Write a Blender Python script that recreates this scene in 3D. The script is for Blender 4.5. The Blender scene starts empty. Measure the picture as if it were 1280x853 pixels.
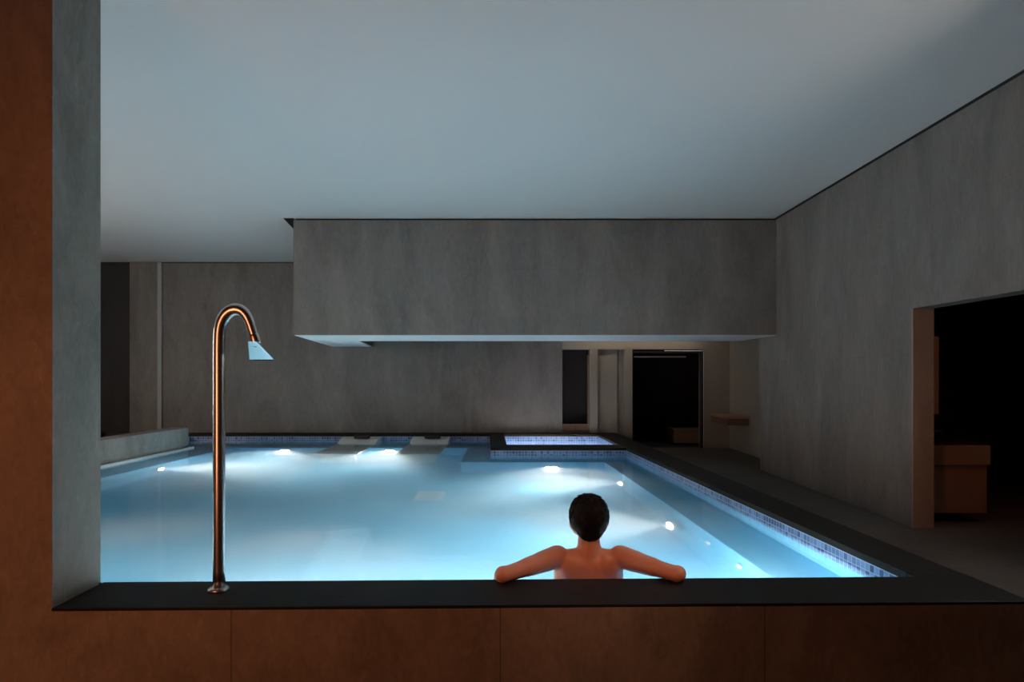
import bpy, bmesh, math, random
from mathutils import Vector, Matrix, noise
C = bpy.context.scene
COL = C.collection
PI = math.pi
K = 1.15                      # layout units to metres
random.seed(7)

# ---------------------------------------------------------------- camera, light, exposure
cam_d = bpy.data.cameras.new('camera'); cam = bpy.data.objects.new('camera', cam_d); COL.objects.link(cam)
cam.location = (0, 0, .88*K); cam.rotation_euler = (PI/2, 0, 0)
cam_d.sensor_width = 36; cam_d.lens = 24; cam_d.shift_y = (470-426.5)/1280; cam_d.clip_start = .02
C.camera = cam
C.view_settings.view_transform = 'Standard'; C.view_settings.look = 'None'
C.view_settings.exposure = 1.0; C.view_settings.gamma = 1; C.view_settings.use_curve_mapping = False
w = bpy.data.worlds.new('world'); C.world = w; w.use_nodes = True
w.node_tree.nodes['Background'].inputs[0].default_value = (.5, .6, .7, 1)
w.node_tree.nodes['Background'].inputs[1].default_value = 0.0
cy = C.cycles
cy.caustics_refractive = True; cy.caustics_reflective = False
cy.max_bounces = 10; cy.diffuse_bounces = 5; cy.transmission_bounces = 8; cy.glossy_bounces = 4; cy.volume_bounces = 1
cy.transparent_max_bounces = 8; cy.sample_clamp_indirect = 4.0; cy.sample_clamp_direct = 0; cy.blur_glossy = 1.0
cy.use_denoising = True
cy.use_light_tree = True

LAMP_W = 260.0                 # underwater spot power
LAMP_COL = (1.0, .87, .76)

def light(name, kind, loc, energy, color, target=None, **kw):
    d = bpy.data.lights.new(name, kind); d.energy = energy; d.color = color
    for k, v in kw.items(): setattr(d, k, v)
    o = bpy.data.objects.new(name, d); COL.objects.link(o)
    o.location = Vector(loc)*K
    if target is not None:
        o.rotation_euler = (Vector(target)*K - o.location).to_track_quat('-Z', 'Y').to_euler()
    return o

# warm lamp of the lounge the picture is taken from: upright and unseen, its stand added
light('lounge_lamp', 'AREA', (-2.1, .15, .75), 14, (1.0, .31, .13), (-1.0, 2.6, .1), shape='RECTANGLE', size=.6, size_y=1.5)
# fill lights added to lift the bather, the hall walls and the pier
light('bather_fill', 'SPOT', (.9, 1.1, 2.5), 62, (1.0, .42, .24), (.36, 3.0, .12), spot_size=math.radians(26), spot_blend=.8, shadow_soft_size=.06)  # added warm spot, brightens the bather's back
light('hall_fill', 'AREA', (-7.30, 4.6, 1.25), 92, (1.0, .85, .74), (0, 8.6, 1.0), shape='RECTANGLE', size=1.8, size_y=1.8)  # added fill from the unseen left, brightens the hall walls
light('hall_side_fill', 'AREA', (2.86, 3.15, 1.62), 12, (1.0, .94, .86), (-1.3, 2.9, -.6), shape='RECTANGLE', size=.8, size_y=.3)  # added fill from the unseen right, lifts pier reveal and ceiling
light('washroom_lamp', 'AREA', (4.3, 4.6, 1.5), .8, (1.0, .4, .2), (3.4, 5.4, .2), shape='SQUARE', size=.4)
light('alcove_fill', 'AREA', (1.9, 10.33, 1.62), 2.0, (1.0, .88, .70), (1.9, 10.57, 1.40), shape='RECTANGLE', size=2.2, size_y=.08)  # added unseen fill that brightens the beige header

# ---------------------------------------------------------------- materials
def newmat(name):
    m = bpy.data.materials.new(name); m.use_nodes = True
    return m, m.node_tree.nodes, m.node_tree.links, m.node_tree.nodes['Principled BSDF']

def plain(name, col, rough=.5, metal=0, emit=0, spec=.5, vary=.08, nscale=18, bump=.0):
    m, n, l, b = newmat(name)
    tc = n.new('ShaderNodeTexCoord'); nz = n.new('ShaderNodeTexNoise')
    nz.inputs['Scale'].default_value = nscale; nz.inputs['Detail'].default_value = 4
    l.new(tc.outputs['Object'], nz.inputs['Vector'])
    r = n.new('ShaderNodeValToRGB')
    r.color_ramp.elements[0].color = tuple(c*(1-vary) for c in col)+(1,)
    r.color_ramp.elements[1].color = tuple(min(1, c*(1+vary)) for c in col)+(1,)
    l.new(nz.outputs['Fac'], r.inputs['Fac']); l.new(r.outputs['Color'], b.inputs['Base Color'])
    b.inputs['Roughness'].default_value = rough; b.inputs['Metallic'].default_value = metal
    b.inputs['Specular IOR Level'].default_value = spec
    if emit:
        b.inputs['Emission Color'].default_value = tuple(col)+(1,); b.inputs['Emission Strength'].default_value = emit
    if bump:
        bp = n.new('ShaderNodeBump'); bp.inputs['Strength'].default_value = bump; bp.inputs['Distance'].default_value = .01
        l.new(nz.outputs['Fac'], bp.inputs['Height']); l.new(bp.outputs['Normal'], b.inputs['Normal'])
    return m

def concrete(name, dark, lit, rough=.6, pw=1.19, ph=1.19, offs=(0, 0), seam=.55, streak=(1.6, 1.6, .55), veins=.6, spec=.3):
    """large stone-look panels: cloudy tone, brushed vertical flecks, hairline veins, thin joints"""
    m, n, l, b = newmat(name)
    tc = n.new('ShaderNodeTexCoord'); mp = n.new('ShaderNodeMapping'); mp.inputs['Scale'].default_value = streak
    l.new(tc.outputs['Object'], mp.inputs['Vector'])
    a = n.new('ShaderNodeTexNoise'); a.inputs['Scale'].default_value = 1.3; a.inputs['Detail'].default_value = 8; a.inputs['Roughness'].default_value = .62; a.inputs['Distortion'].default_value = .6
    l.new(mp.outputs[0], a.inputs['Vector'])
    f = n.new('ShaderNodeTexNoise'); f.inputs['Scale'].default_value = 14; f.inputs['Detail'].default_value = 6; f.inputs['Distortion'].default_value = 1.2
    l.new(mp.outputs[0], f.inputs['Vector'])
    mx = n.new('ShaderNodeMath'); mx.operation = 'MULTIPLY_ADD'; mx.inputs[1].default_value = .4
    l.new(f.outputs['Fac'], mx.inputs[0]); l.new(a.outputs['Fac'], mx.inputs[2])
    r = n.new('ShaderNodeValToRGB'); r.color_ramp.elements[0].position = .48; r.color_ramp.elements[1].position = .95
    r.color_ramp.elements[0].color = tuple(dark)+(1,); r.color_ramp.elements[1].color = tuple(lit)+(1,)
    l.new(mx.outputs[0], r.inputs['Fac'])
    v = n.new('ShaderNodeTexVoronoi'); v.feature = 'DISTANCE_TO_EDGE'; v.inputs['Scale'].default_value = 2.3
    wm = n.new('ShaderNodeMix'); wm.data_type = 'VECTOR'; wm.inputs['Factor'].default_value = .25
    l.new(mp.outputs[0], wm.inputs[4]); l.new(a.outputs['Color'], wm.inputs[5]); l.new(wm.outputs[1], v.inputs['Vector'])
    vr = n.new('ShaderNodeMapRange'); vr.inputs['From Max'].default_value = .012; vr.inputs['To Min'].default_value = 1.0; vr.inputs['To Max'].default_value = 0.0
    l.new(v.outputs['Distance'], vr.inputs['Value'])
    vm = n.new('ShaderNodeMath'); vm.operation = 'MULTIPLY'
    gate = n.new('ShaderNodeMapRange'); gate.inputs['From Min'].default_value = .55; gate.inputs['From Max'].default_value = .75; gate.inputs['To Max'].default_value = veins*.35
    l.new(f.outputs['Fac'], gate.inputs['Value']); l.new(gate.outputs[0], vm.inputs[1]); l.new(vr.outputs[0], vm.inputs[0])
    c2 = n.new('ShaderNodeMix'); c2.data_type = 'RGBA'; c2.blend_type = 'MIX'
    l.new(vm.outputs[0], c2.inputs['Factor']); l.new(r.outputs['Color'], c2.inputs[6]); c2.inputs[7].default_value = tuple(min(1, x*1.6) for x in lit)+(1,)
    uv = n.new('ShaderNodeUVMap'); um = n.new('ShaderNodeMapping'); um.inputs['Location'].default_value = (offs[0], offs[1], 0)
    l.new(uv.outputs[0], um.inputs['Vector'])
    br = n.new('ShaderNodeTexBrick'); br.offset = 0; br.inputs['Scale'].default_value = 1
    br.inputs['Brick Width'].default_value = pw; br.inputs['Row Height'].default_value = ph
    br.inputs['Mortar Size'].default_value = .0022; br.inputs['Mortar Smooth'].default_value = .1
    l.new(um.outputs[0], br.inputs['Vector'])
    c3 = n.new('ShaderNodeMix'); c3.data_type = 'RGBA'; c3.blend_type = 'MULTIPLY'
    sf = n.new('ShaderNodeMath'); sf.operation = 'MULTIPLY'; sf.inputs[1].default_value = seam
    l.new(br.outputs['Fac'], sf.inputs[0]); l.new(sf.outputs[0], c3.inputs['Factor'])
    l.new(c2.outputs[2], c3.inputs[6]); c3.inputs[7].default_value = (.25, .22, .2, 1)
    l.new(c3.outputs[2], b.inputs['Base Color'])
    b.inputs['Roughness'].default_value = rough; b.inputs['Specular IOR Level'].default_value = spec
    bp = n.new('ShaderNodeBump'); bp.inputs['Strength'].default_value = .25; bp.inputs['Distance'].default_value = .006
    l.new(f.outputs['Fac'], bp.inputs['Height']); l.new(bp.outputs['Normal'], b.inputs['Normal'])
    return m

def mosaic(name, c1, c2, grout, size=.044, rough=.35):
    m, n, l, b = newmat(name)
    uv = n.new('ShaderNodeUVMap')
    sc = n.new('ShaderNodeVectorMath'); sc.operation = 'SCALE'; sc.inputs['Scale'].default_value = 1/size
    l.new(uv.outputs[0], sc.inputs[0])
    fl = n.new('ShaderNodeVectorMath'); fl.operation = 'FLOOR'; l.new(sc.outputs[0], fl.inputs[0])
    wn = n.new('ShaderNodeTexWhiteNoise'); wn.noise_dimensions = '2D'; l.new(fl.outputs[0], wn.inputs['Vector'])
    r = n.new('ShaderNodeValToRGB'); r.color_ramp.elements[0].color = tuple(c1)+(1,); r.color_ramp.elements[1].color = tuple(c2)+(1,)
    l.new(wn.outputs['Value'], r.inputs['Fac'])
    br = n.new('ShaderNodeTexBrick'); br.offset = 0; br.inputs['Scale'].default_value = 1
    br.inputs['Brick Width'].default_value = size; br.inputs['Row Height'].default_value = size
    br.inputs['Mortar Size'].default_value = size*.07; br.inputs['Mortar Smooth'].default_value = .2
    l.new(uv.outputs[0], br.inputs['Vector'])
    mx = n.new('ShaderNodeMix'); mx.data_type = 'RGBA'; l.new(br.outputs['Fac'], mx.inputs['Factor'])
    l.new(r.outputs['Color'], mx.inputs[6]); mx.inputs[7].default_value = tuple(grout)+(1,)
    l.new(mx.outputs[2], b.inputs['Base Color']); b.inputs['Roughness'].default_value = rough
    return m

M = {}
M['wall'] = concrete('grey_stone_panel', (.132, .117, .105), (.243, .217, .192), seam=.2)
M['lit_wall'] = concrete('lit_stone_panel', (.20, .185, .165), (.36, .34, .31), seam=.2)  # wall stone made paler for the stronger light on the low wall
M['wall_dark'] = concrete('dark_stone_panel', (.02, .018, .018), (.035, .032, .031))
M['near_wall'] = concrete('lounge_stone_panel', (.15, .14, .122), (.32, .30, .262), pw=1.175, ph=4, offs=(.052, .5), seam=.8, veins=1.0, streak=(1.6, 1.6, .9))
M['coping'] = concrete('black_granite', (.007, .0065, .006), (.017, .016, .015), spec=.12, rough=.5, pw=1.2, ph=1.2, seam=.3, veins=.3, streak=(1, 1, 1))
M['deck'] = concrete('dark_deck_tile', (.075, .06, .052), (.14, .115, .098), rough=.55, pw=.7, ph=.7, seam=.4, veins=.3, streak=(1, 1, 1))
M['ceiling'] = plain('ceiling_paint', (.77, .685, .63), .9, vary=.02, nscale=.7)
M['soffit'] = plain('soffit_paint', (.8, .79, .77), .85, vary=.03, nscale=2)
M["lit_reveal"] = plain("lit_reveal_strip", (.34, .33, .31), .5)  # pale tone carries the light on the pilaster's side face
M['beige'] = plain('beige_paint', (.24, .205, .165), .7, vary=.05, nscale=3)
M['brown'] = plain('brown_board', (.14, .085, .05), .55, vary=.12, nscale=6)
M['wood'] = plain('warm_wood', (.34, .20, .13), .5, vary=.12, nscale=9)
M['gap'] = plain('shadow_gap', (.01, .01, .011), .9)
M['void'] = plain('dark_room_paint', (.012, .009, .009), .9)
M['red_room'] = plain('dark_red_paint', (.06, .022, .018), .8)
M['tile'] = mosaic('blue_glass_mosaic', (.02, .06, .19), (.17, .32, .58), (.42, .50, .60))
M['tile_small'] = mosaic('violet_blue_mosaic', (.10, .19, .40), (.34, .48, .72), (.62, .68, .80))
M['basin'] = plain('pool_plaster', (.18, .57, .83), .7, vary=.06, nscale=2.5)
M['white'] = plain('white_plaster', (.78, .80, .76), .5, vary=.04)
M['chrome'] = plain('polished_steel', (.66, .64, .62), .27, 1, vary=.03, nscale=4)
M['steel'] = plain('brushed_steel', (.55, .54, .53), .32, 1, vary=.05)
M['black'] = plain('black_rubber', (.012, .012, .012), .6)
M['lens'] = plain('lamp_lens', (1.0, .95, .88), .3, emit=26, vary=0)
M['lens_small'] = plain('small_lens', (.9, .95, .95), .3, emit=5, vary=0)
M['mirror'] = plain('mirror_glass', (.5, .5, .5), .03, 1, vary=0)
M['tan'] = plain('tan_frame', (.62, .42, .26), .5)
M['skin'] = plain('skin', (.62, .30, .19), .48, vary=.12, nscale=9, bump=.05)
M['hair'] = plain('black_hair', (.006, .005, .005), .75, spec=.15, vary=.3, nscale=40)
M['shorts'] = plain('swim_shorts', (.015, .02, .04), .8)
M['skin'].node_tree.nodes['Principled BSDF'].inputs['Subsurface Weight'].default_value = .08
M['skin'].node_tree.nodes['Principled BSDF'].inputs['Subsurface Radius'].default_value = (.03, .01, .005)

CLOUDS = [(-2.63, 4.67, 0.9), (-1.4, 3.93, 0.75), (0.31, 5.36, 0.8), (0.98, 5.21, 0.7), (-3.23, 7.24, 0.9), (0.47, 6.63, 0.9), (-1.34, 8.16, 0.6), (-2.67, 8.93, 0.6)]
def water_mat(name, scat, sden, absorb, aden, bump=.05, scale=2.2, cloud=0):
    m, n, l, b = newmat(name)
    b.inputs['Base Color'].default_value = (1, 1, 1, 1); b.inputs['Roughness'].default_value = .10
    b.inputs['IOR'].default_value = 1.33; b.inputs['Transmission Weight'].default_value = 1
    tc = n.new('ShaderNodeTexCoord'); mp = n.new('ShaderNodeMapping'); mp.inputs['Scale'].default_value = (1, .8, 1)
    nz = n.new('ShaderNodeTexNoise'); nz.inputs['Scale'].default_value = scale; nz.inputs['Detail'].default_value = 3; nz.inputs['Distortion'].default_value = .7
    l.new(tc.outputs['Object'], mp.inputs[0]); l.new(mp.outputs[0], nz.inputs['Vector'])
    bp = n.new('ShaderNodeBump'); bp.inputs['Strength'].default_value = bump; bp.inputs['Distance'].default_value = .05
    l.new(nz.outputs['Fac'], bp.inputs['Height']); l.new(bp.outputs['Normal'], b.inputs['Normal'])
    vs = n.new('ShaderNodeVolumeScatter'); vs.inputs['Color'].default_value = tuple(scat)+(1,); vs.inputs['Density'].default_value = sden; vs.inputs['Anisotropy'].default_value = .45
    va = n.new('ShaderNodeVolumeAbsorption'); va.inputs['Color'].default_value = tuple(absorb)+(1,); va.inputs['Density'].default_value = aden
    ad = n.new('ShaderNodeAddShader'); l.new(vs.outputs[0], ad.inputs[0]); l.new(va.outputs[0], ad.inputs[1])
    if cloud:       # drifting clouds of fine bubbles stirred up by the jets
        cm = n.new('ShaderNodeMapping'); cm.inputs['Scale'].default_value = (.55, .8, .35); cm.inputs['Location'].default_value = (1.7, .4, 0)
        cn = n.new('ShaderNodeTexNoise'); cn.inputs['Scale'].default_value = 1.0; cn.inputs['Detail'].default_value = 2.5; cn.inputs['Distortion'].default_value = .5
        l.new(tc.outputs['Object'], cm.inputs[0]); l.new(cm.outputs[0], cn.inputs['Vector'])
        cr = n.new('ShaderNodeMapRange'); cr.interpolation_type = 'SMOOTHSTEP'
        cr.inputs['From Min'].default_value = .36; cr.inputs['From Max'].default_value = .72; cr.inputs['To Max'].default_value = cloud
        l.new(cn.outputs['Fac'], cr.inputs['Value'])
        v2 = n.new('ShaderNodeVolumeScatter'); v2.inputs['Color'].default_value = (1, .97, .97, 1); v2.inputs['Anisotropy'].default_value = .2
        prev = None          # denser where the jets blow: in front of the lamps
        for bx0, by0, br0 in CLOUDS:
            ds = n.new('ShaderNodeVectorMath'); ds.operation = 'DISTANCE'; ds.inputs[1].default_value = (bx0*K, by0*K, -.5*K)
            l.new(tc.outputs['Object'], ds.inputs[0])
            dm = n.new('ShaderNodeMapRange'); dm.interpolation_type = 'SMOOTHSTEP'
            dm.inputs['From Min'].default_value = 0; dm.inputs['From Max'].default_value = br0*1.5*K; dm.inputs['To Min'].default_value = 1; dm.inputs['To Max'].default_value = 0
            l.new(ds.outputs['Value'], dm.inputs['Value'])
            if prev is None: prev = dm
            else:
                mxx = n.new('ShaderNodeMath'); mxx.operation = 'MAXIMUM'; l.new(prev.outputs[0], mxx.inputs[0]); l.new(dm.outputs[0], mxx.inputs[1]); prev = mxx
        ma = n.new('ShaderNodeMath'); ma.operation = 'MULTIPLY_ADD'; ma.inputs[1].default_value = .9; ma.inputs[2].default_value = .05
        l.new(prev.outputs[0], ma.inputs[0])
        mm = n.new('ShaderNodeMath'); mm.operation = 'MULTIPLY'; l.new(ma.outputs[0], mm.inputs[0]); l.new(cr.outputs[0], mm.inputs[1])
        l.new(mm.outputs[0], v2.inputs['Density'])
        a2 = n.new('ShaderNodeAddShader'); l.new(ad.outputs[0], a2.inputs[0]); l.new(v2.outputs[0], a2.inputs[1]); ad = a2
    l.new(ad.outputs[0], n['Material Output'].inputs['Volume'])
    return m
M['water'] = water_mat('pool_water', (.44, .80, 1.0), .42, (.10, .64, .95), .28, cloud=1.7)
M['water_small'] = water_mat('basin_water', (.80, .90, 1.0), .15, (.35, .70, .95), .3)

# ---------------------------------------------------------------- mesh helpers (layout units, world position)
class MB:
    def __init__(s): s.bm = bmesh.new()
    def box(s, x0, x1, y0, y1, z0, z1, bev=0):
        return s.prism([(x0, y0), (x1, y0), (x1, y1), (x0, y1)], z0, z1, bev)
    def prism(s, pts, z0, z1, bev=0):
        a = sum(pts[i][0]*pts[(i+1) % len(pts)][1]-pts[(i+1) % len(pts)][0]*pts[i][1] for i in range(len(pts)))
        if a < 0: pts = pts[::-1]
        b = s.bm; lo = [b.verts.new((x, y, z0)) for x, y in pts]; hi = [b.verts.new((x, y, z1)) for x, y in pts]
        fs = [b.faces.new(lo[::-1]), b.faces.new(hi)]
        n = len(pts)
        for i in range(n): fs.append(b.faces.new((lo[i], lo[(i+1) % n], hi[(i+1) % n], hi[i])))
        if bev:
            es = list({e for f in fs for e in f.edges})
            bmesh.ops.bevel(b, geom=es, offset=bev, segments=2, affect='EDGES', profile=.6)
        return s
    def xprism(s, pts, x0, x1, bev=0):     # outline in y,z extruded along x
        b = s.bm; lo = [b.verts.new((x0, y, z)) for y, z in pts]; hi = [b.verts.new((x1, y, z)) for y, z in pts]
        n = len(pts); fs = [b.faces.new(lo), b.faces.new(hi[::-1])]
        for i in range(n): fs.append(b.faces.new((lo[i], hi[i], hi[(i+1) % n], lo[(i+1) % n])))
        bmesh.ops.recalc_face_normals(b, faces=fs)
        if bev:
            bmesh.ops.bevel(b, geom=list({e for f in (fs[0], fs[1]) for e in f.edges}), offset=bev, segments=2, affect='EDGES')
        return s
    def rings(s, rs, cap=True):
        b = s.bm; R = [[b.verts.new(p) for p in r] for r in rs]; n = len(R[0]); fs = []
        for a, c in zip(R, R[1:]):
            for i in range(n): fs.append(b.faces.new((a[i], a[(i+1) % n], c[(i+1) % n], c[i])))
        if cap: fs += [b.faces.new(R[0][::-1]), b.faces.new(R[-1])]
        bmesh.ops.recalc_face_normals(b, faces=fs)
        return s
    def tube(s, pts, r, seg=16):
        pts = [Vector(p) for p in pts]; rs = []
        rad = r if isinstance(r, (list, tuple)) else [r]*len(pts)
        up = None
        for i, p in enumerate(pts):
            t = (pts[min(i+1, len(pts)-1)]-pts[max(i-1, 0)]).normalized()
            if up is None: up = t.orthogonal().normalized()
            u = (up - t*up.dot(t)).normalized(); up = u; v = t.cross(u)
            rs.append([p+(u*math.cos(a)+v*math.sin(a))*rad[i] for a in (2*PI*k/seg for k in range(seg))])
        return s.rings(rs)
    def lathe(s, prof, o, axis=(0, 0, 1), seg=24):
        ax = Vector(axis).normalized(); u = ax.orthogonal().normalized(); v = ax.cross(u); o = Vector(o)
        return s.rings([[o+ax*h+(u*math.cos(a)+v*math.sin(a))*r for a in (2*PI*k/seg for k in range(seg))] for r, h in prof])
    def ball(s, c, r, rot=None, sub=3):
        r = (r, r, r) if not isinstance(r, (tuple, list)) else r
        m = Matrix.Translation(c) @ (rot or Matrix()) @ Matrix.Diagonal((*r, 1))
        bmesh.ops.create_icosphere(s.bm, subdivisions=sub, radius=1, matrix=m); return s
    def capsule(s, a, b, ra, rb, n=9, seg=16):
        a, b = Vector(a), Vector(b); t = (b-a); L = t.length; t.normalize()
        prof = []
        for i in range(n): q = PI/2*i/(n-1); prof.append((max(ra*math.sin(q), 1e-4), -ra*math.cos(q)))
        for i in range(n): q = PI/2*i/(n-1); prof.append((max(rb*math.cos(q), 1e-4), L+rb*math.sin(q)))
        return s.lathe(prof, a, t, seg)

def obj(name, mb, mat, parent=None, origin=(0, 0, 0), smooth=False, label=None, cat=None, group=None, kind=None):
    """link one mesh; vertices are in world layout units, origin is the thing's base"""
    if parent is not None: origin = parent['_o'] if '_o' in parent else origin
    o = Vector(origin); bm = mb.bm
    uvl = bm.loops.layers.uv.new('UVMap'); bm.normal_update()
    for f in bm.faces:
        nx, ny, nz = (abs(c) for c in f.normal)
        for lp in f.loops:
            p = lp.vert.co*K
            lp[uvl].uv = (p.x, p.y) if nz >= max(nx, ny) else ((p.y, p.z) if nx > ny else (p.x, p.z))
        f.smooth = smooth
    for v in bm.verts: v.co = (v.co-o)*K
    me = bpy.data.meshes.new(name); bm.to_mesh(me); bm.free(); me.materials.append(M[mat])
    ob = bpy.data.objects.new(name, me); COL.objects.link(ob)
    if parent is not None: ob.parent = parent
    else: ob.location = o*K
    ob_o = origins; ob_o[ob.name] = tuple(o)
    tag(ob, label, cat, group, kind)
    return ob
origins = {}
def tag(o, label=None, cat=None, group=None, kind=None):
    if label: o['label'] = label
    if cat: o['category'] = cat
    if group: o['group'] = group
    if kind: o['kind'] = kind
def child(name, mb, mat, parent, smooth=False, label=None):
    ob = obj(name, mb, mat, None, origins[parent.name], smooth, label)
    ob.location = (0, 0, 0); ob.parent = parent
    return ob
def thing(name, origin, label, cat, group=None):
    o = bpy.data.objects.new(name, None); COL.objects.link(o); o.location = Vector(origin)*K
    o.empty_display_size = .1; origins[o.name] = tuple(origin); tag(o, label, cat, group); return o
def struct(name, mb, mat, smooth=False):
    return obj(name, mb, mat, kind='structure', smooth=smooth)

# ---------------------------------------------------------------- the hall
ZC = 2.64; ZD = -.24; ZW = -.09; ZF = -1.14; ZB = -.39      # ceiling, deck, water, pool floor, bench tops
YB = 10.57; XR = 2.95; XL = -7.4
fy = lambda x: 2.949+.021*x                                  # pool side of the parapet
ny = lambda x: 2.624+.021*x                                  # lounge side

struct('ceiling', MB().box(XL-.3, 3.75, 2.3, 13.4, ZC, ZC+.15), 'ceiling')
struct('wall_left', MB().box(XL-.2, XL, 2.3, 11.0, ZF-.3, ZC), 'wall')
# back wall: plain run, pilaster and dark bay at its left end
struct('wall_back', MB().box(-5.44, .78, YB, YB+.2, -.3, ZC), 'wall')
struct('wall_back_pilaster', MB().prism([(-5.90, 10.535), (-5.47, 10.535), (-5.47, YB+.2), (-5.90, YB+.2)], -.02, ZC), 'wall')
struct('trim_8', MB().box(-5.47, -5.41, 10.528, YB+.1, -.02, ZC-.01), "lit_reveal")  # pale strip put in for the pilaster's lit reveal
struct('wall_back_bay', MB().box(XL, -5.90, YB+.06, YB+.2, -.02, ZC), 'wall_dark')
# right wall with the washroom opening
struct('wall_right', MB().box(XR, XR+.15, 5.03, 8.12, -.3, ZC), 'wall')
struct('wall_right_header', MB().box(XR, XR+.15, 2.3, 5.03, 1.375, ZC), 'wall')
struct('door_1', MB().box(XR-.002, XR+.152, 5.018, 5.034, ZD, 1.375), 'wood')
struct('wall_right_return', MB().box(XR+.15, 3.57, 7.97, 8.12, -.3, ZC), 'wall')
struct('wall_alcove', MB().box(3.37, 3.57, 8.12, YB+.2, -.3, ZC), 'beige')
# ceiling joints
struct('trim_1', MB().box(XR-.012, XR+.01, 2.4, 8.1, ZC-.014, ZC+.001), 'gap')
struct('trim_2', MB().box(-7.3, .78, YB-.008, YB+.01, ZC-.012, ZC+.001), 'gap')
# bulkhead box hanging over the far end, with its return to the back wall and soffit
bh = MB().prism([(-2.44, 7.62), (XR, 7.62), (XR, 8.84), (-2.583, 8.84)], 1.336, ZC-.022)
struct('wall_bulkhead', bh, 'wall')
struct('wall_bulkhead_return', MB().prism([(-2.583, 8.842), (-1.98, 8.842), (-2.17, YB), (-2.79, YB)], 1.338, ZC-.022), 'wall')
struct('trim_3', MB().prism([(-2.42, 7.65), (XR, 7.65), (XR, 8.8), (-2.55, 8.8)], ZC-.03, ZC+.002), 'gap')
struct('trim_4', MB().prism([(-2.55, 7.615), (-2.44, 7.615), (-2.62, 9.2), (-2.73, 9.2)], ZC-.004, ZC+.002), 'gap')
struct('ceiling_soffit', MB().prism([(-2.44+.012, 7.632), (XR, 7.632), (XR, 8.83), (-2.571, 8.83)], 1.329, 1.337), 'soffit')
struct('ceiling_soffit_return', MB().prism([(-2.575, 8.832), (-1.985, 8.832), (-2.175, YB-.002), (-2.78, YB-.002)], 1.330, 1.3385), 'soffit')

# doors of the changing rooms in the far right corner
struct('wall_back_header', MB().box(.78, 3.37, YB, YB+.2, 1.289, ZC), 'beige')
struct('wall_back_post', MB().box(1.202, 1.326, YB-.03, YB+.2, ZD, 1.289), 'beige')
struct('wall_back_post_right', MB().box(1.735, 1.859, YB-.03, YB+.2, ZD, 1.289), 'beige')
struct('wall_back_end', MB().box(2.949, 3.37, YB, YB+.2, ZD, 1.289), 'beige')
d2 = struct('door_2', MB().box(1.326, 1.642, YB+.07, YB+.11, ZD, 1.289, .003).box(1.642, 1.735, YB+.12, YB+.16, ZD, 1.289), 'beige')
d3 = struct('door_3', MB().box(1.845, 1.875, YB-.012, YB+.10, ZD, 1.262).box(2.93, 2.96, YB-.012, YB+.10, ZD, 1.262).box(1.845, 2.96, YB-.012, YB+.10, 1.235, 1.262), 'gap')
struct('trim_5', MB().box(1.90, 2.70, YB+.02, YB+.06, 1.165, 1.185), 'steel')
struct('trim_6', MB().box(2.36, 2.94, YB-.016, YB, 1.262, 1.272).box(2.960, 2.966, YB-.016, YB, ZD, 1.262), 'soffit')
struct('window_1', MB().box(1.168, 1.202, YB-.01, YB+.06, .124, 1.20).box(.78, 1.202, YB-.005, YB+.06, .10, .128), 'brown')
struct('wall_sill', MB().box(.78, 1.202, YB+.01, YB+.2, ZD, .10), 'brown')
# rooms behind those openings
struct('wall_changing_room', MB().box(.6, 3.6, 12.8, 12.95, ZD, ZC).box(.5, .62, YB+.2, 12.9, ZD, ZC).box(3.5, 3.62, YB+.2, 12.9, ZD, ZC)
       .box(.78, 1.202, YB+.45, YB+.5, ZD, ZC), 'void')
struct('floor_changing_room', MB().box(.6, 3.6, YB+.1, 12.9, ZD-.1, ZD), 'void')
cab = thing('cabinet', (2.72, 11.1, ZD), 'low brown cabinet standing just inside the black doorway at the far right', 'cabinet')
child('body', MB().box(2.62, 3.08, 11.0, 11.5, ZD+.03, .0, .004), 'brown', cab)
child('top', MB().box(2.60, 3.10, 10.98, 11.52, .0, .025, .004), 'brown', cab)

# floating box bench in the alcove
fb = thing('floating_bench', (3.21, 10.05, .176), 'small brown box bench fixed to the beige alcove wall', 'bench')
child('box', MB().box(3.06, 3.37, 9.70, 10.5, .176, .27, .004), 'brown', fb)
child('seat_board', MB().box(3.05, 3.37, 9.68, 10.5, .27, .301, .004), 'wood', fb)

# washroom behind the right-hand opening
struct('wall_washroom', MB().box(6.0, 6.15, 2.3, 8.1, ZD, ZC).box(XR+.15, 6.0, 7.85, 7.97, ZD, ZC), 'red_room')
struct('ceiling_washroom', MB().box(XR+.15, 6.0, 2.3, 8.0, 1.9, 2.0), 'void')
van = thing('vanity_unit', (3.4, 5.9, -.17), 'brown wall hung vanity cabinet inside the dark washroom opening', 'vanity')
child('body', MB().box(3.105, 3.625, 5.21, 6.6, -.169, .197, .004), 'wood', van)
child('drawer', MB().box(3.625, 3.64, 5.24, 5.9, -.15, .18, .003), 'wood', van)
child('drawer', MB().box(3.625, 3.64, 5.92, 6.57, -.15, .18, .003), 'wood', van)
child('countertop', MB().box(3.105, 3.64, 5.19, 6.62, .199, .35, .005), 'wood', van, label='lighter thick countertop')
child('top_slab', MB().box(3.105, 3.635, 5.195, 6.615, .3505, .362, .002), 'black', van, label='black stone top slab')
bas = thing('washbasin', (3.3, 5.5, .3635), 'dark oval washbasin on the vanity top beside the opening jamb', 'basin')
child('bowl', MB().lathe([(.07, 0), (.10, .01), (.14, .05), (.155, .09), (.147, .09), (.13, .055), (.09, .02), (.02, .015)], (3.3, 5.5, .3635), seg=28), 'black', bas, True)
child('faucet', MB().tube([(3.17, 5.66, .3645), (3.17, 5.66, .50), (3.18, 5.63, .53), (3.22, 5.58, .53), (3.24, 5.56, .50)], .011), 'black', bas, True)
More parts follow.
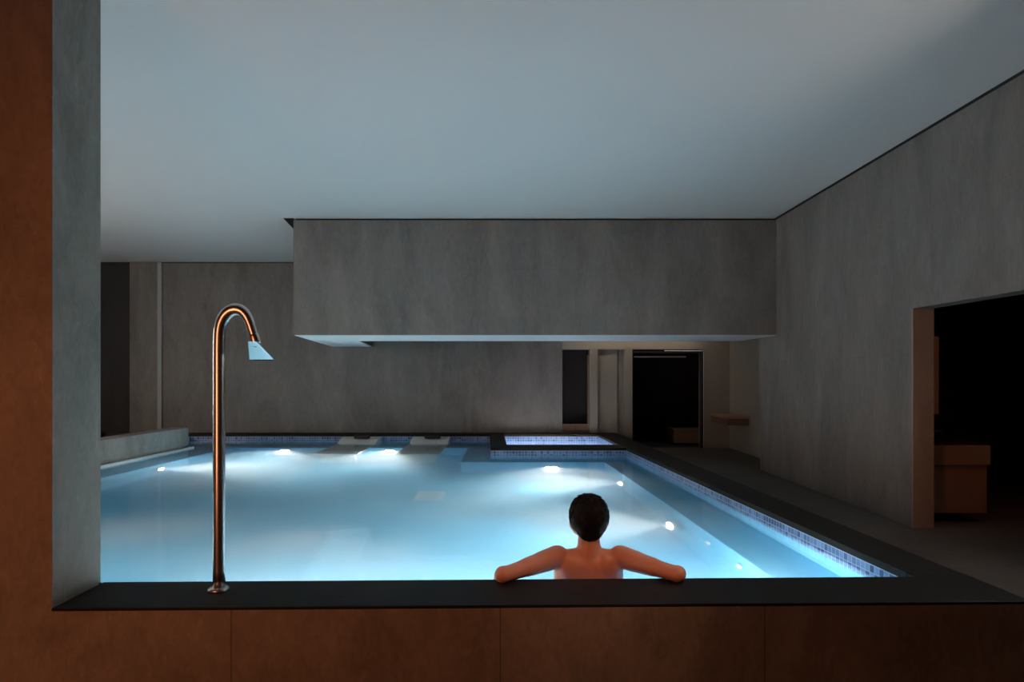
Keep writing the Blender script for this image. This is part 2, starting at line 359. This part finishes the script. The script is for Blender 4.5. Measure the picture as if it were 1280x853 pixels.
mir = thing('wall_mirror', (3.13, 5.8, .6), 'tan framed mirror on the washroom wall behind the opening jamb', 'mirror')
child('frame', MB().box(3.10, 3.245, 5.19, 5.23, .587, 1.179, .003).box(3.10, 3.245, 6.5, 6.54, .587, 1.179, .003).box(3.10, 3.245, 5.23, 6.5, .587, .615, .003).box(3.10, 3.245, 5.23, 6.5, 1.151, 1.179, .003), 'tan', mir)
child('mirror_glass', MB().box(3.103, 3.235, 5.23, 6.5, .615, 1.151), 'mirror', mir)

# decks round the pool
struct('floor', MB().prism([(1.9, 2.84), (6.0, 2.84), (6.0, 8.0), (3.6, 8.0), (3.6, YB+.1), (1.45, YB+.1)], ZD-.12, ZD), 'deck')
struct('floor_left', MB().prism([(XL, 2.9), (-4.72, 2.9), (-4.53, 9.12), (-4.99, 9.12), (-4.99, YB+.06), (XL, YB+.06)], -.14, -.0), 'deck')

# ---------------------------------------------------------------- pool basin
out = [(-4.53, fy(-4.53)), (1.767, 2.99), (1.398, 8.34), (-.264, 8.34), (-.337, 10.28), (-4.85, 10.28), (-4.85, 9.12), (-4.32, 9.12)]
def wallseg(mb, p, q, z0, z1, th):
    p, q = Vector(p), Vector(q); d = (q-p).normalized(); nrm = Vector((d.y, -d.x))
    a, b = p-d*th*.0, q+d*th*.0
    return mb.prism([tuple(a), tuple(b), tuple(b+nrm*th), tuple(a+nrm*th)], z0, z1)
# outline runs counter-clockwise, so the right-hand normal points out of the water
names = ['front', 'right', 'jacuzzi_front', 'jacuzzi_side', 'back', 'left_jog', 'left_end', 'left']
for i in range(len(out)):
    p, q = out[i], out[(i+1) % len(out)]
    d = (Vector(q)-Vector(p)).normalized()
    e0 = e1 = .1 if i in (0, 1, 4) else 0
    p2 = tuple(Vector(p)-d*e0); q2 = tuple(Vector(q)+d*e1)
    if names[i] == 'jacuzzi_side': continue
    th = .12
    struct('wall_pool_'+names[i], wallseg(MB(), p2, q2, ZF-.1, -.17, th), 'basin')
    struct('wall_tile_band_'+names[i], wallseg(MB(), p2, q2, -.17, -.0355 if names[i] != 'left' else ZW-.02, th), 'tile' if names[i] != 'left' else 'white')
struct('floor_pool', MB().prism([(-5.2, 2.7), (2.0, 2.7), (2.0, 10.5), (-5.2, 10.5)], ZF-.2, ZF), 'basin')
# underwater benches along the sides
struct('trim_bench_right', MB().prism([(1.40, 2.3+.65), (1.80, 2.95), (1.45, 8.40), (1.06, 8.40), (1.085, 7.95)], ZF, ZB, .006), 'basin')
struct('trim_bench_back', MB().prism([(-.60, 8.0), (1.085, 8.0), (1.085, 8.45), (-.25, 8.45), (-.30, 10.4), (-.62, 10.4)], ZF, ZB-.001, .006), 'basin')
struct('trim_bench_far', MB().prism([(-4.9, 9.5), (-.615, 9.5), (-.615, 10.4), (-4.9, 10.4)], ZF, ZB-.002, .006), 'basin')
struct('trim_bench_left', MB().prism([(-4.6, 2.85), (-4.31, 2.85), (-3.90, 9.5), (-4.45, 9.5)], ZF, ZB-.003, .006), 'basin')
# low stone wall on the left edge, and its pale foot at the waterline
struct('wall_low_left', MB().prism([(-4.53, 2.95), (-4.32, 9.12), (-4.56, 9.12), (-4.77, 2.95)], -.10, .19, .003), 'lit_wall')
struct('trim_7', MB().prism([(-4.50, 2.97), (-4.27, 9.17), (-4.45, 9.17), (-4.62, 2.97)], -.17, -.072), 'white')
# water
wat = obj('pool_water', MB().prism([(-4.60, 2.80), (1.83, 2.93), (1.44, 8.385), (-.22, 8.385), (-.29, 10.33), (-4.90, 10.33), (-4.90, 9.07), (-4.36, 9.07)], ZF-.05, ZW), 'water',
          kind='structure')
# the small basin in the far right corner
sb = [(-.07, 8.73), (1.361, 8.73), (1.29, 10.28), (-.12, 10.28)]
for i, nme in enumerate(['front', 'right', 'back', 'left']):
    struct('wall_small_basin_'+nme, wallseg(MB(), sb[i], sb[(i+1) % 4], -.62, -.0355, .12), 'tile_small')
struct('wall_tile_band_side', MB().prism([(-.264, 8.34), (-.337, 10.28), (-.24, 10.28), (-.19, 8.46)], ZF-.05, -.0355), 'tile')
struct('floor_small_basin', MB().box(-.2, 1.45, 8.65, 10.35, -.70, -.60), 'tile_small')
obj('basin_water', MB().prism([(-.11, 8.69), (1.40, 8.69), (1.33, 10.32), (-.16, 10.32)], -.65, -.12), 'water_small', kind='structure')

# black granite copings
ZT = -.036
struct('trim_coping_front', MB().prism([(-1.742, ny(-1.742)-.006), (2.03, ny(2.03)-.006), (2.012, 3.05), (1.763, 3.05), (1.767, fy(1.767)), (-1.742, fy(-1.742))], ZT, 0, .003), 'coping')
struct('trim_coping_pier', MB().prism([(-4.8, fy(-4.8)-.3), (-1.75, 2.912-.01), (-1.75, fy(-1.75)), (-4.8, fy(-4.8))], ZT, -.002), 'coping')
struct('trim_coping_right', MB().prism([(1.763, 3.052), (2.006, 3.052), (1.711, 8.34), (1.596, 10.40), (1.596, YB-.03), (1.285, YB-.03), (1.29, 10.28), (1.361, 8.73), (1.398, 8.34)], ZT, -.0005, .003), 'coping')
struct('trim_coping_small_basin', MB().prism([(-.264, 8.34), (1.398, 8.34), (1.361, 8.73), (-.07, 8.73), (-.12, 10.28), (-.337, 10.28)], ZT, -.001, .003), 'coping')
struct('trim_coping_back', MB().prism([(-4.95, 10.28), (1.285, 10.28), (1.285, YB+.0), (-4.95, YB+.0)], ZT, -.0015, .002), 'coping')
struct('wall_curb_right', MB().prism([(1.80, 3.02), (1.995, 3.02), (1.70, 8.34), (1.585, 10.40), (1.585, YB), (1.42, YB), (1.48, 8.34)], ZF, ZT), 'coping')

# unseen bodies added behind the two hall fills and the lounge lamp
struct('trim_fill_body_right', MB().box(2.885, 2.95, 2.78, 3.52, 1.44, 1.80, .01), 'steel')
struct('trim_fill_body_left', MB().box(-7.4, -7.34, 3.6, 5.6, .35, 2.15, .01), 'steel')
struct('trim_light_lounge', MB().prism([(-2.36, -.12), (-1.90, -.25), (-1.89, -.16), (-2.33, -.03)], -.70, 1.45, .01).prism([(-2.36, -.32), (-1.94, -.42), (-1.87, -.02), (-2.31, .05)], -.78, -.70, .01), 'steel')

# ---------------------------------------------------------------- near wall: pier and parapet of the lounge opening
struct('wall_front_pier', MB().prism([(-4.9, ny(-4.9)), (-1.742, ny(-1.742)), (-1.755, 2.912), (-4.9, 2.85)], -.9, 3.0), 'near_wall')
struct('wall_front_parapet', MB().prism([(-1.7415, ny(-1.7415)), (2.0, ny(2.0)), (2.0, ny(2.0)+.2), (-1.75, ny(-1.75)+.2)], -.9, ZT).prism([(-1.7415, ny(-1.7415)-.0075), (2.03, ny(2.03)-.0075), (2.03, ny(2.03)+.001), (-1.7415, ny(-1.7415)+.001)], -.9, -.011).prism([(2.0, ny(2.0)), (3.9, ny(3.9)), (3.9, ny(3.9)+.2), (2.0, ny(2.0)+.2)], -.9, -.26), 'near_wall')
struct('wall_front_header', MB().prism([(-1.742, ny(-1.742)), (3.9, ny(3.9)), (3.9, ny(3.9)+.3), (-1.742, 2.912)], 2.62, 3.0), 'near_wall')
struct('floor_lounge', MB().box(-5, 4.2, -2.6, 2.75, -1.0, -.78), 'deck')
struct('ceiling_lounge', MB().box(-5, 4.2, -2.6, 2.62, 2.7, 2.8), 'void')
struct('wall_lounge_left', MB().box(-5.1, -4.9, -2.6, 2.9, -.9, 2.8), 'near_wall')
struct('wall_lounge_right', MB().box(3.9, 4.1, -2.6, 2.75, -.9, 2.8), 'near_wall')
struct('wall_lounge_back', MB().box(-5, 4.2, -2.75, -2.6, -.9, 2.8), 'near_wall')

# ---------------------------------------------------------------- shower
def px(x, y, Y): return ((x-640)*Y/853, Y, .88-(y-470)*Y/853)
SY = 2.80; so = (-1.203, SY, 0)
sh = thing('pool_shower', so, 'tall polished steel gooseneck shower standing on the black parapet', 'shower')
ctrl = [(274, 738), (274, 640), (274, 540), (274, 450), (274.2, 428), (275, 412), (278, 401), (283, 393), (290, 388), (297, 387), (303, 389.5), (308, 395), (312, 403), (316, 415), (320, 428)]
pts = []
for i in range(len(ctrl)-1):      # catmull-rom
    P = [ctrl[max(i-1, 0)], ctrl[i], ctrl[i+1], ctrl[min(i+2, len(ctrl)-1)]]
    for t in (0, .33, .66):
        f = lambda k: .5*((2*P[1][k])+(-P[0][k]+P[2][k])*t+(2*P[0][k]-5*P[1][k]+4*P[2][k]-P[3][k])*t*t+(-P[0][k]+3*P[1][k]-3*P[2][k]+P[3][k])*t**3)
        pts.append(px(f(0), f(1), SY))
pts.append(px(*ctrl[-1], SY))
n_ = len(pts)
rad = [.0245 if q[2] > .95 and False else .0245 for q in pts]
for i in range(n_):
    u = i/(n_-1)
    if u > .62: rad[i] = .0245-.0065*(u-.62)/.38
child('pipe', MB().tube(pts, rad, 28), 'chrome', sh, True)
child('base_flange', MB().lathe([(.001, .0), (.042, .0), (.042, .008), (.034, .014), (.027, .016), (.001, .016)], so, seg=32), 'steel', sh, True)
# wedge-shaped spray head, opening downwards
tc_ = Vector(px(320.5, 428, SY)); bc = Vector(px(328.5, 449, SY)); rs = []
for t in (0, .12, .3, .5, .7, .9, 1.0):
    c = tc_.lerp(bc, t)+Vector((-.037*t, -.03+.13*t, 0)); hw = .018+t*.034; hd = .019
    rs.append([c+Vector((math.copysign(abs(math.cos(a))**.35, math.cos(a))*hw, math.copysign(abs(math.sin(a))**.35, math.sin(a))*hd, 0)) for a in (2*PI*k/28 for k in range(28))])
head = child('shower_head', MB().rings(rs), 'chrome', sh)
child('collar', MB().capsule(px(318, 421, SY), px(320.5, 429, SY), .021, .022), 'chrome', sh, True)
child('spray_plate', MB().rings([[Vector((bc.x-.037+math.cos(a)*.046, bc.y+.1+math.sin(a)*.014, z)) for a in (2*PI*k/24 for k in range(24))] for z in (bc.z+.001, bc.z-.004)]), 'black', head, True)

# ---------------------------------------------------------------- pool loungers
def lounger(x0, x1, label):
    t = thing('pool_lounger', ((x0+x1)/2, 9.5, ZB), label, 'lounger', 'in-pool loungers at the far wall')
    top = [(10.27, -.034), (10.10, -.036), (9.98, -.05), (9.85, -.085), (9.7, -.14), (9.5, -.20), (9.3, -.225), (9.1, -.225), (8.95, -.215), (8.8, -.23), (8.65, -.28)]
    bot = [(y, z-.09) for y, z in top[::-1]]
    child('bed', MB().xprism(top+bot, x0, x1, .008), 'white', t)
    child('support', MB().box(x0+.06, x1-.06, 8.78, 8.88, ZF, -.30), 'white', t)
    child('support', MB().box(x0+.06, x1-.06, 9.52, 10.2, ZB, -.22), 'white', t)
    return t
lounger(-2.52, -1.96, 'pale in-pool lounger sloping into the water, nearer the shower')
lounger(-1.48, -.92, 'pale in-pool lounger sloping into the water, nearer the small tiled basin')
def headrest(x, label):
    t = thing('headrest', (x, 9.98, -.05), label, 'headrest', 'headrests of the pool loungers')
    child('cushion', MB().rings([[Vector((x-.115+.23*s, 9.97+math.cos(a)*.036*q, -.012+math.sin(a)*.028*q)) for a in (2*PI*k/16 for k in range(16))] for s, q in ((0, .6), (.03, .95), (.1, 1), (.9, 1), (.97, .95), (1, .6))]), 'black', t, True)
    child('strap', MB().box(x-.05, x+.05, 9.99, 10.16, -.034, -.028, .001), 'black', t)
headrest(-2.19, 'black roll headrest on the pale lounger nearer the shower')
headrest(-1.16, 'black roll headrest on the pale lounger nearer the small basin')

# ---------------------------------------------------------------- underwater lamps
def lamp(pos, d, label, power=1.0, r=.10, spread=85, name='underwater_lamp', lens='lens'):
    d = Vector(d).normalized(); p = Vector(pos)
    t = thing(name, pos, label, 'pool lamp', 'round lamps under the water')
    child('rim', MB().lathe([(r*.98, -.004), (r*1.22, -.004), (r*1.22, .008), (r*1.08, .016), (r*.98, .012)], p, d, 28), 'steel', t, True)
    child('lens', MB().lathe([(.001, -.002), (r, -.002), (r, .006), (r*.7, .012), (.001, .015)], p, d, 24), lens, t, True)
    q = p + d*.03
    o = light('lamp_light', 'SPOT', q, LAMP_W*power, LAMP_COL, q+d, spot_size=math.radians(spread), spot_blend=.6, shadow_soft_size=.05)
    o.parent = t; o.location = d*.03*K
    return t
def bx_(Y): return 1.34-(Y-3.58)*(.25/4.14)          # inner face of the right bench
lamp((bx_(5.15)-.055+.01, 5.15, -.78), (-1, -.06, .10), 'glowing underwater lamp on the right bench face nearest the bather', 1)
lamp((bx_(6.9)-.04+.01, 6.9, -.78), (-1, -.06, .10), 'glowing underwater lamp on the right bench face, farther from the bather')
lamp((.46, 7.99, -.78), (0, -1, .10), 'glowing underwater lamp in front of the small tiled basin', .75)
lamp((-1.70, 9.49, -.66), (0, -1, .08), 'glowing underwater lamp between the two pale loungers', 1.3, r=.09)
lamp((-3.15, 9.49, -.66), (0, -1, .08), 'glowing underwater lamp on the far wall left of the loungers', 1.3, r=.09)
lamp((-3.99, 7.75, -.74), (1, .06, .10), 'glowing underwater lamp on the left side below the low grey wall')
for X_, pw_, lb in ((-3.2, 1.0, 'underwater lamp on the near wall, hidden behind the pier'), (-1.15, 1.0, 'underwater lamp on the near wall beside the shower'),
                    (-.12, .8, 'underwater lamp on the near wall left of the bather'), (1.0, 1.0, 'underwater lamp on the near wall right of the bather')):
    lamp((X_, fy(X_)+.01, -.30), (0, 1, -.10), lb, pw_*.68, spread=150)
lamp((1.325, 9.55, -.30), (-1, 0, 0), 'small bright lamp on the wall of the small tiled basin', .32, r=.035)
lamp((.60, 8.74, -.40), (0, 1, .1), 'lamp under the near rim of the small tiled basin', .65, r=.05)

def jet(pos, d, label):
    t = thing('pool_jet', pos, label, 'pool jet', 'white jet nozzles on the right bench')
    child('collar', MB().lathe([(.001, 0), (.034, 0), (.034, .008), (.026, .014), (.018, .010), (.016, .002)], pos, d, 20), 'white', t, True)
    child('nozzle', MB().lathe([(.001, .002), (.012, .002), (.012, .012), (.007, .014), (.001, .006)], pos, d, 16), 'steel', t, True)
for Y_, lb in ((5.45, 'white jet nozzle just beyond the nearest lamp on the right bench'), (4.45, 'white jet nozzle on the right bench, middle of the three'), (3.95, 'white jet nozzle on the right bench closest to the parapet')):
    jet((bx_(Y_)+.0-.012*(Y_-3.3)/2, Y_, -.56), (-1, -.06, 0), lb)
g = thing('floor_grate', (-.78, 6.6, ZF), 'pale square drain grate on the pool floor', 'grate')
child('frame', MB().box(-.94, -.66, 6.45, 6.49, ZF, ZF+.012).box(-.94, -.66, 6.83, 6.87, ZF, ZF+.012).box(-.94, -.90, 6.49, 6.83, ZF, ZF+.012).box(-.70, -.66, 6.49, 6.83, ZF, ZF+.012), 'white', g)
gm = MB()
for i in range(11): gm.box(-.90, -.70, 6.495+i*.0305, 6.515+i*.0305, ZF, ZF+.009)
child('slats', gm, 'white', g)

# round tub rim beyond the low wall
tb = thing('round_tub', (-6.25, 9.6, 0), 'dark round tub rim behind the low grey wall', 'tub')
child('shell', MB().lathe([(.42, 0), (.46, .02), (.47, .06), (.45, .08), (.43, .06), (.40, .03)], (-6.25, 9.6, 0), seg=40), 'coping', tb, True)

# ---------------------------------------------------------------- the bather
def person():
    B = MB(); cx = .346
    # torso: lofted ellipses
    T = [(.085, .055, .050, 3.095), (.055, .115, .068, 3.095), (.02, .145, .082, 3.10), (-.05, .158, .092, 3.105), (-.13, .152, .094, 3.11), (-.22, .136, .086, 3.115), (-.31, .126, .080, 3.12), (-.39, .136, .088, 3.12), (-.47, .152, .098, 3.115), (-.54, .150, .096, 3.12), (-.58, .11, .07, 3.12)]
    B.rings([[Vector((cx+math.copysign(abs(math.cos(a))**.85, math.cos(a))*hw, yc+math.sin(a)*hd, z)) for a in (2*PI*k/32 for k in range(32))] for z, hw, hd, yc in T])
    B.capsule((cx+.001, 3.085, .06), (cx+.004, 3.10, .17), .056, .049)            # neck
    for s in (-1, 1):
        sj = Vector((cx-.142 if s < 0 else cx+.142, 3.075, .062))
        el = Vector((-.036, 2.897, .034)) if s < 0 else Vector((.706, 2.905, .034))
        wr = Vector((el.x+s*.022, 3.13, -.048)); 
        B.capsule((cx+s*.020, 3.085, .072), (sj.x, sj.y, .055), .036, .036)       # trapezius
        B.ball((cx+s*.08, 3.055, .02), (.062, .038, .065))                        # shoulder blade
        B.capsule((cx+s*.028, 3.045, .03), (cx+s*.026, 3.052, -.20), .026, .028)  # back muscle each side of the spine
        B.ball(sj+Vector((s*.002, 0, .004)), (.052, .052, .050)); B.capsule(sj+Vector((0, 0, .003)), sj.lerp(el, .30)+Vector((0, 0, .002)), .052, .047); B.capsule(sj.lerp(el, .2), sj.lerp(el, .6), .048, .041)
        B.capsule(sj.lerp(el, .35), el, .041, .033); B.ball(el+Vector((0, .010, .002)), (.039, .040, .035))
        B.capsule((sj.x-s*.03, sj.y+.01, .02), (cx+s*.10, 3.09, -.10), .045, .06)  # under the arm
        B.capsule(el, el.lerp(wr, .35), .033, .037); B.capsule(el.lerp(wr, .3), wr, .036, .023)
        # hand trailing in the water: palm, four fingers, thumb
        h0 = wr; hd = Vector((s*-.03, .70, -.72)).normalized(); side = Vector((1, 0, 0)); side = (side-hd*side.dot(hd)).normalized(); nr = hd.cross(side).normalized()
        for k in range(4):
            a = h0+side*(k-1.5)*.010; kn = h0+hd*.082+side*(k-1.5)*.0185
            B.capsule(a, kn, .013, .0105)
            L = (.058, .068, .064, .050)[k] if s > 0 else (.050, .064, .068, .058)[k]
            p = kn; dd = hd.copy()
            for sg, (fr, r0, r1) in enumerate(((.45, .0098, .009), (.32, .009, .0082), (.27, .0082, .0072))):
                dd = (Matrix.Rotation(-.22*(1 if nr.z < 0 else -1), 3, side) @ dd).normalized()
                q = p+dd*L*fr*1.05+side*(k-1.5)*.0016
                B.capsule(p, q, r0, r1, 5, 10); p = q
        th = h0+hd*.022-side*s*.022; B.capsule(h0+hd*.012, th, .014, .012)
        t1 = th+(hd*.7-side*s*.7)*.036; t2 = t1+(hd*.95-side*s*.25)*.030
        B.capsule(th, t1, .0122, .0105, 5, 10); B.capsule(t1, t2, .0105, .0085, 5, 10)
        # leg
        hp = Vector((cx+s*.078, 3.12, -.53)); kn = Vector((cx+s*.085, 3.14, -.83)); an = Vector((cx+s*.085, 3.11, ZF+.06))
        B.capsule(hp, kn, .080, .052); B.capsule(kn, kn.lerp(an, .35), .050, .054); B.capsule(kn.lerp(an, .3), an, .052, .032)
        B.capsule(an+Vector((0, -.01, -.02)), an+Vector((0, .14, -.036)), .036, .022)
        for k in range(5): B.capsule(an+Vector((s*(.022-k*.012), .13, -.04)), an+Vector((s*(.026-k*.013), .185-abs(k-3.6)*.006, -.046)), .013, .0085+(k == 4)*.003, 5, 10)
    # head
    hc = Vector((.350, 3.115, .232))
    B.ball(hc+Vector((0, -.008, .012)), (.075, .090, .088)); B.ball(hc+Vector((0, .028, -.03)), (.060, .062, .078))
    B.capsule(hc+Vector((-.02, .062, -.085)), hc+Vector((.02, .062, -.085)), .022, .022)     # chin
    B.capsule(hc+Vector((-.052, .02, -.062)), hc+Vector((-.02, .066, -.088)), .020, .018); B.capsule(hc+Vector((.052, .02, -.062)), hc+Vector((.02, .066, -.088)), .020, .018)
    B.capsule(hc+Vector((0, .086, .012)), hc+Vector((0, .103, -.026)), .009, .013)            # nose
    B.ball(hc+Vector((-.012, .095, -.03)), .008); B.ball(hc+Vector((.012, .095, -.03)), .008)
    B.capsule(hc+Vector((-.04, .072, .024)), hc+Vector((.04, .072, .024)), .014, .014)        # brow
    B.capsule(hc+Vector((-.018, .086, -.056)), hc+Vector((.018, .086, -.056)), .007, .007); B.capsule(hc+Vector((-.015, .085, -.067)), hc+Vector((.015, .085, -.067)), .008, .008)
    for s in (-1, 1):
        B.ball(hc+Vector((s*.031, .074, .002)), (.014, .010, .010))                           # closed eyelids
        B.ball(hc+Vector((s*.078, .004, -.022)), (.011, .020, .031), Matrix.Rotation(s*.25, 4, 'Z'))
        B.ball(hc+Vector((s*.074, .008, -.046)), (.008, .010, .014))
    ob = obj('person', B, 'skin', None, (cx, 3.12, ZF), True, 'bare-backed person with short black hair, elbows spread on the black parapet, facing the water', 'person')
    r = ob.modifiers.new('Remesh', 'REMESH'); r.mode = 'VOXEL'; r.voxel_size = .0060; r.use_smooth_shade = True
    sm = ob.modifiers.new('Smooth', 'SMOOTH'); sm.factor = .5; sm.iterations = 14
    # short dark hair
    H = MB(); hb = hc+Vector((0, -.010, .012))
    H.ball(hb, (.089, .103, .100), sub=5)
    H.ball(hc+Vector((0, -.052, -.040)), (.062, .045, .056), sub=4)
    H.ball(hc+Vector((0, -.045, .0)), (.083, .066, .078), sub=4)
    rem = [v for v in H.bm.verts if (v.co.y > hc.y+.052 and v.co.z < hc.z+.052) or (v.co.y > hc.y+.004 and v.co.z < hc.z-.012)]
    bmesh.ops.delete(H.bm, geom=rem, context='VERTS')
    for v in H.bm.verts:
        q = v.co*55; d = (v.co-hb).normalized(); v.co += d*.0035*noise.noise(q)+d*.003*noise.noise(v.co*18)
    rng = random.Random(3)
    for _ in range(900):          # tufts
        a = rng.uniform(0, 2*PI); zz = rng.uniform(-.62, .97); rr = math.sqrt(1-zz*zz)
        d = Vector((math.cos(a)*rr, math.sin(a)*rr, zz))
        if d.y > .45 and d.z < .5: continue
        if d.y > .1 and d.z < .0: continue
        if d.z < -.25 and abs(d.x) > .62: continue
        p = hb+Vector((d.x*.087, d.y*.101, d.z*.098))
        tl = Vector((d.x*.5+rng.uniform(-.5, .5), d.y*.5+rng.uniform(-.5, .5), -.9)); tl = (tl-d*tl.dot(d)).normalized()
        e = p+tl*rng.uniform(.012, .024)+d*rng.uniform(-.004, .006); mid = (p+e)/2+d*.003
        H.tube([p, mid, e], [.0022, .0016, .0003], 5)
    child('hair', H, 'hair', ob, True)
    S = MB()
    S.rings([[Vector((cx+math.cos(a)*(hw+.006), 3.118+math.sin(a)*(hd+.006), z)) for a in (2*PI*k/32 for k in range(32))] for z, hw, hd in ((-.40, .137, .090), (-.47, .155, .100), (-.54, .160, .104), (-.58, .158, .098))])
    for s in (-1, 1):
        S.rings([[Vector((cx+s*.080+math.cos(a)*r_, 3.125+math.sin(a)*r_, z)) for a in (2*PI*k/24 for k in range(24))] for z, r_ in ((-.54, .088), (-.62, .086), (-.72, .082))])
    child('swim_shorts', S, 'shorts', ob, True, 'dark swim shorts')
person()
for o in list(COL.objects):
    if '_o' in o: del o['_o']
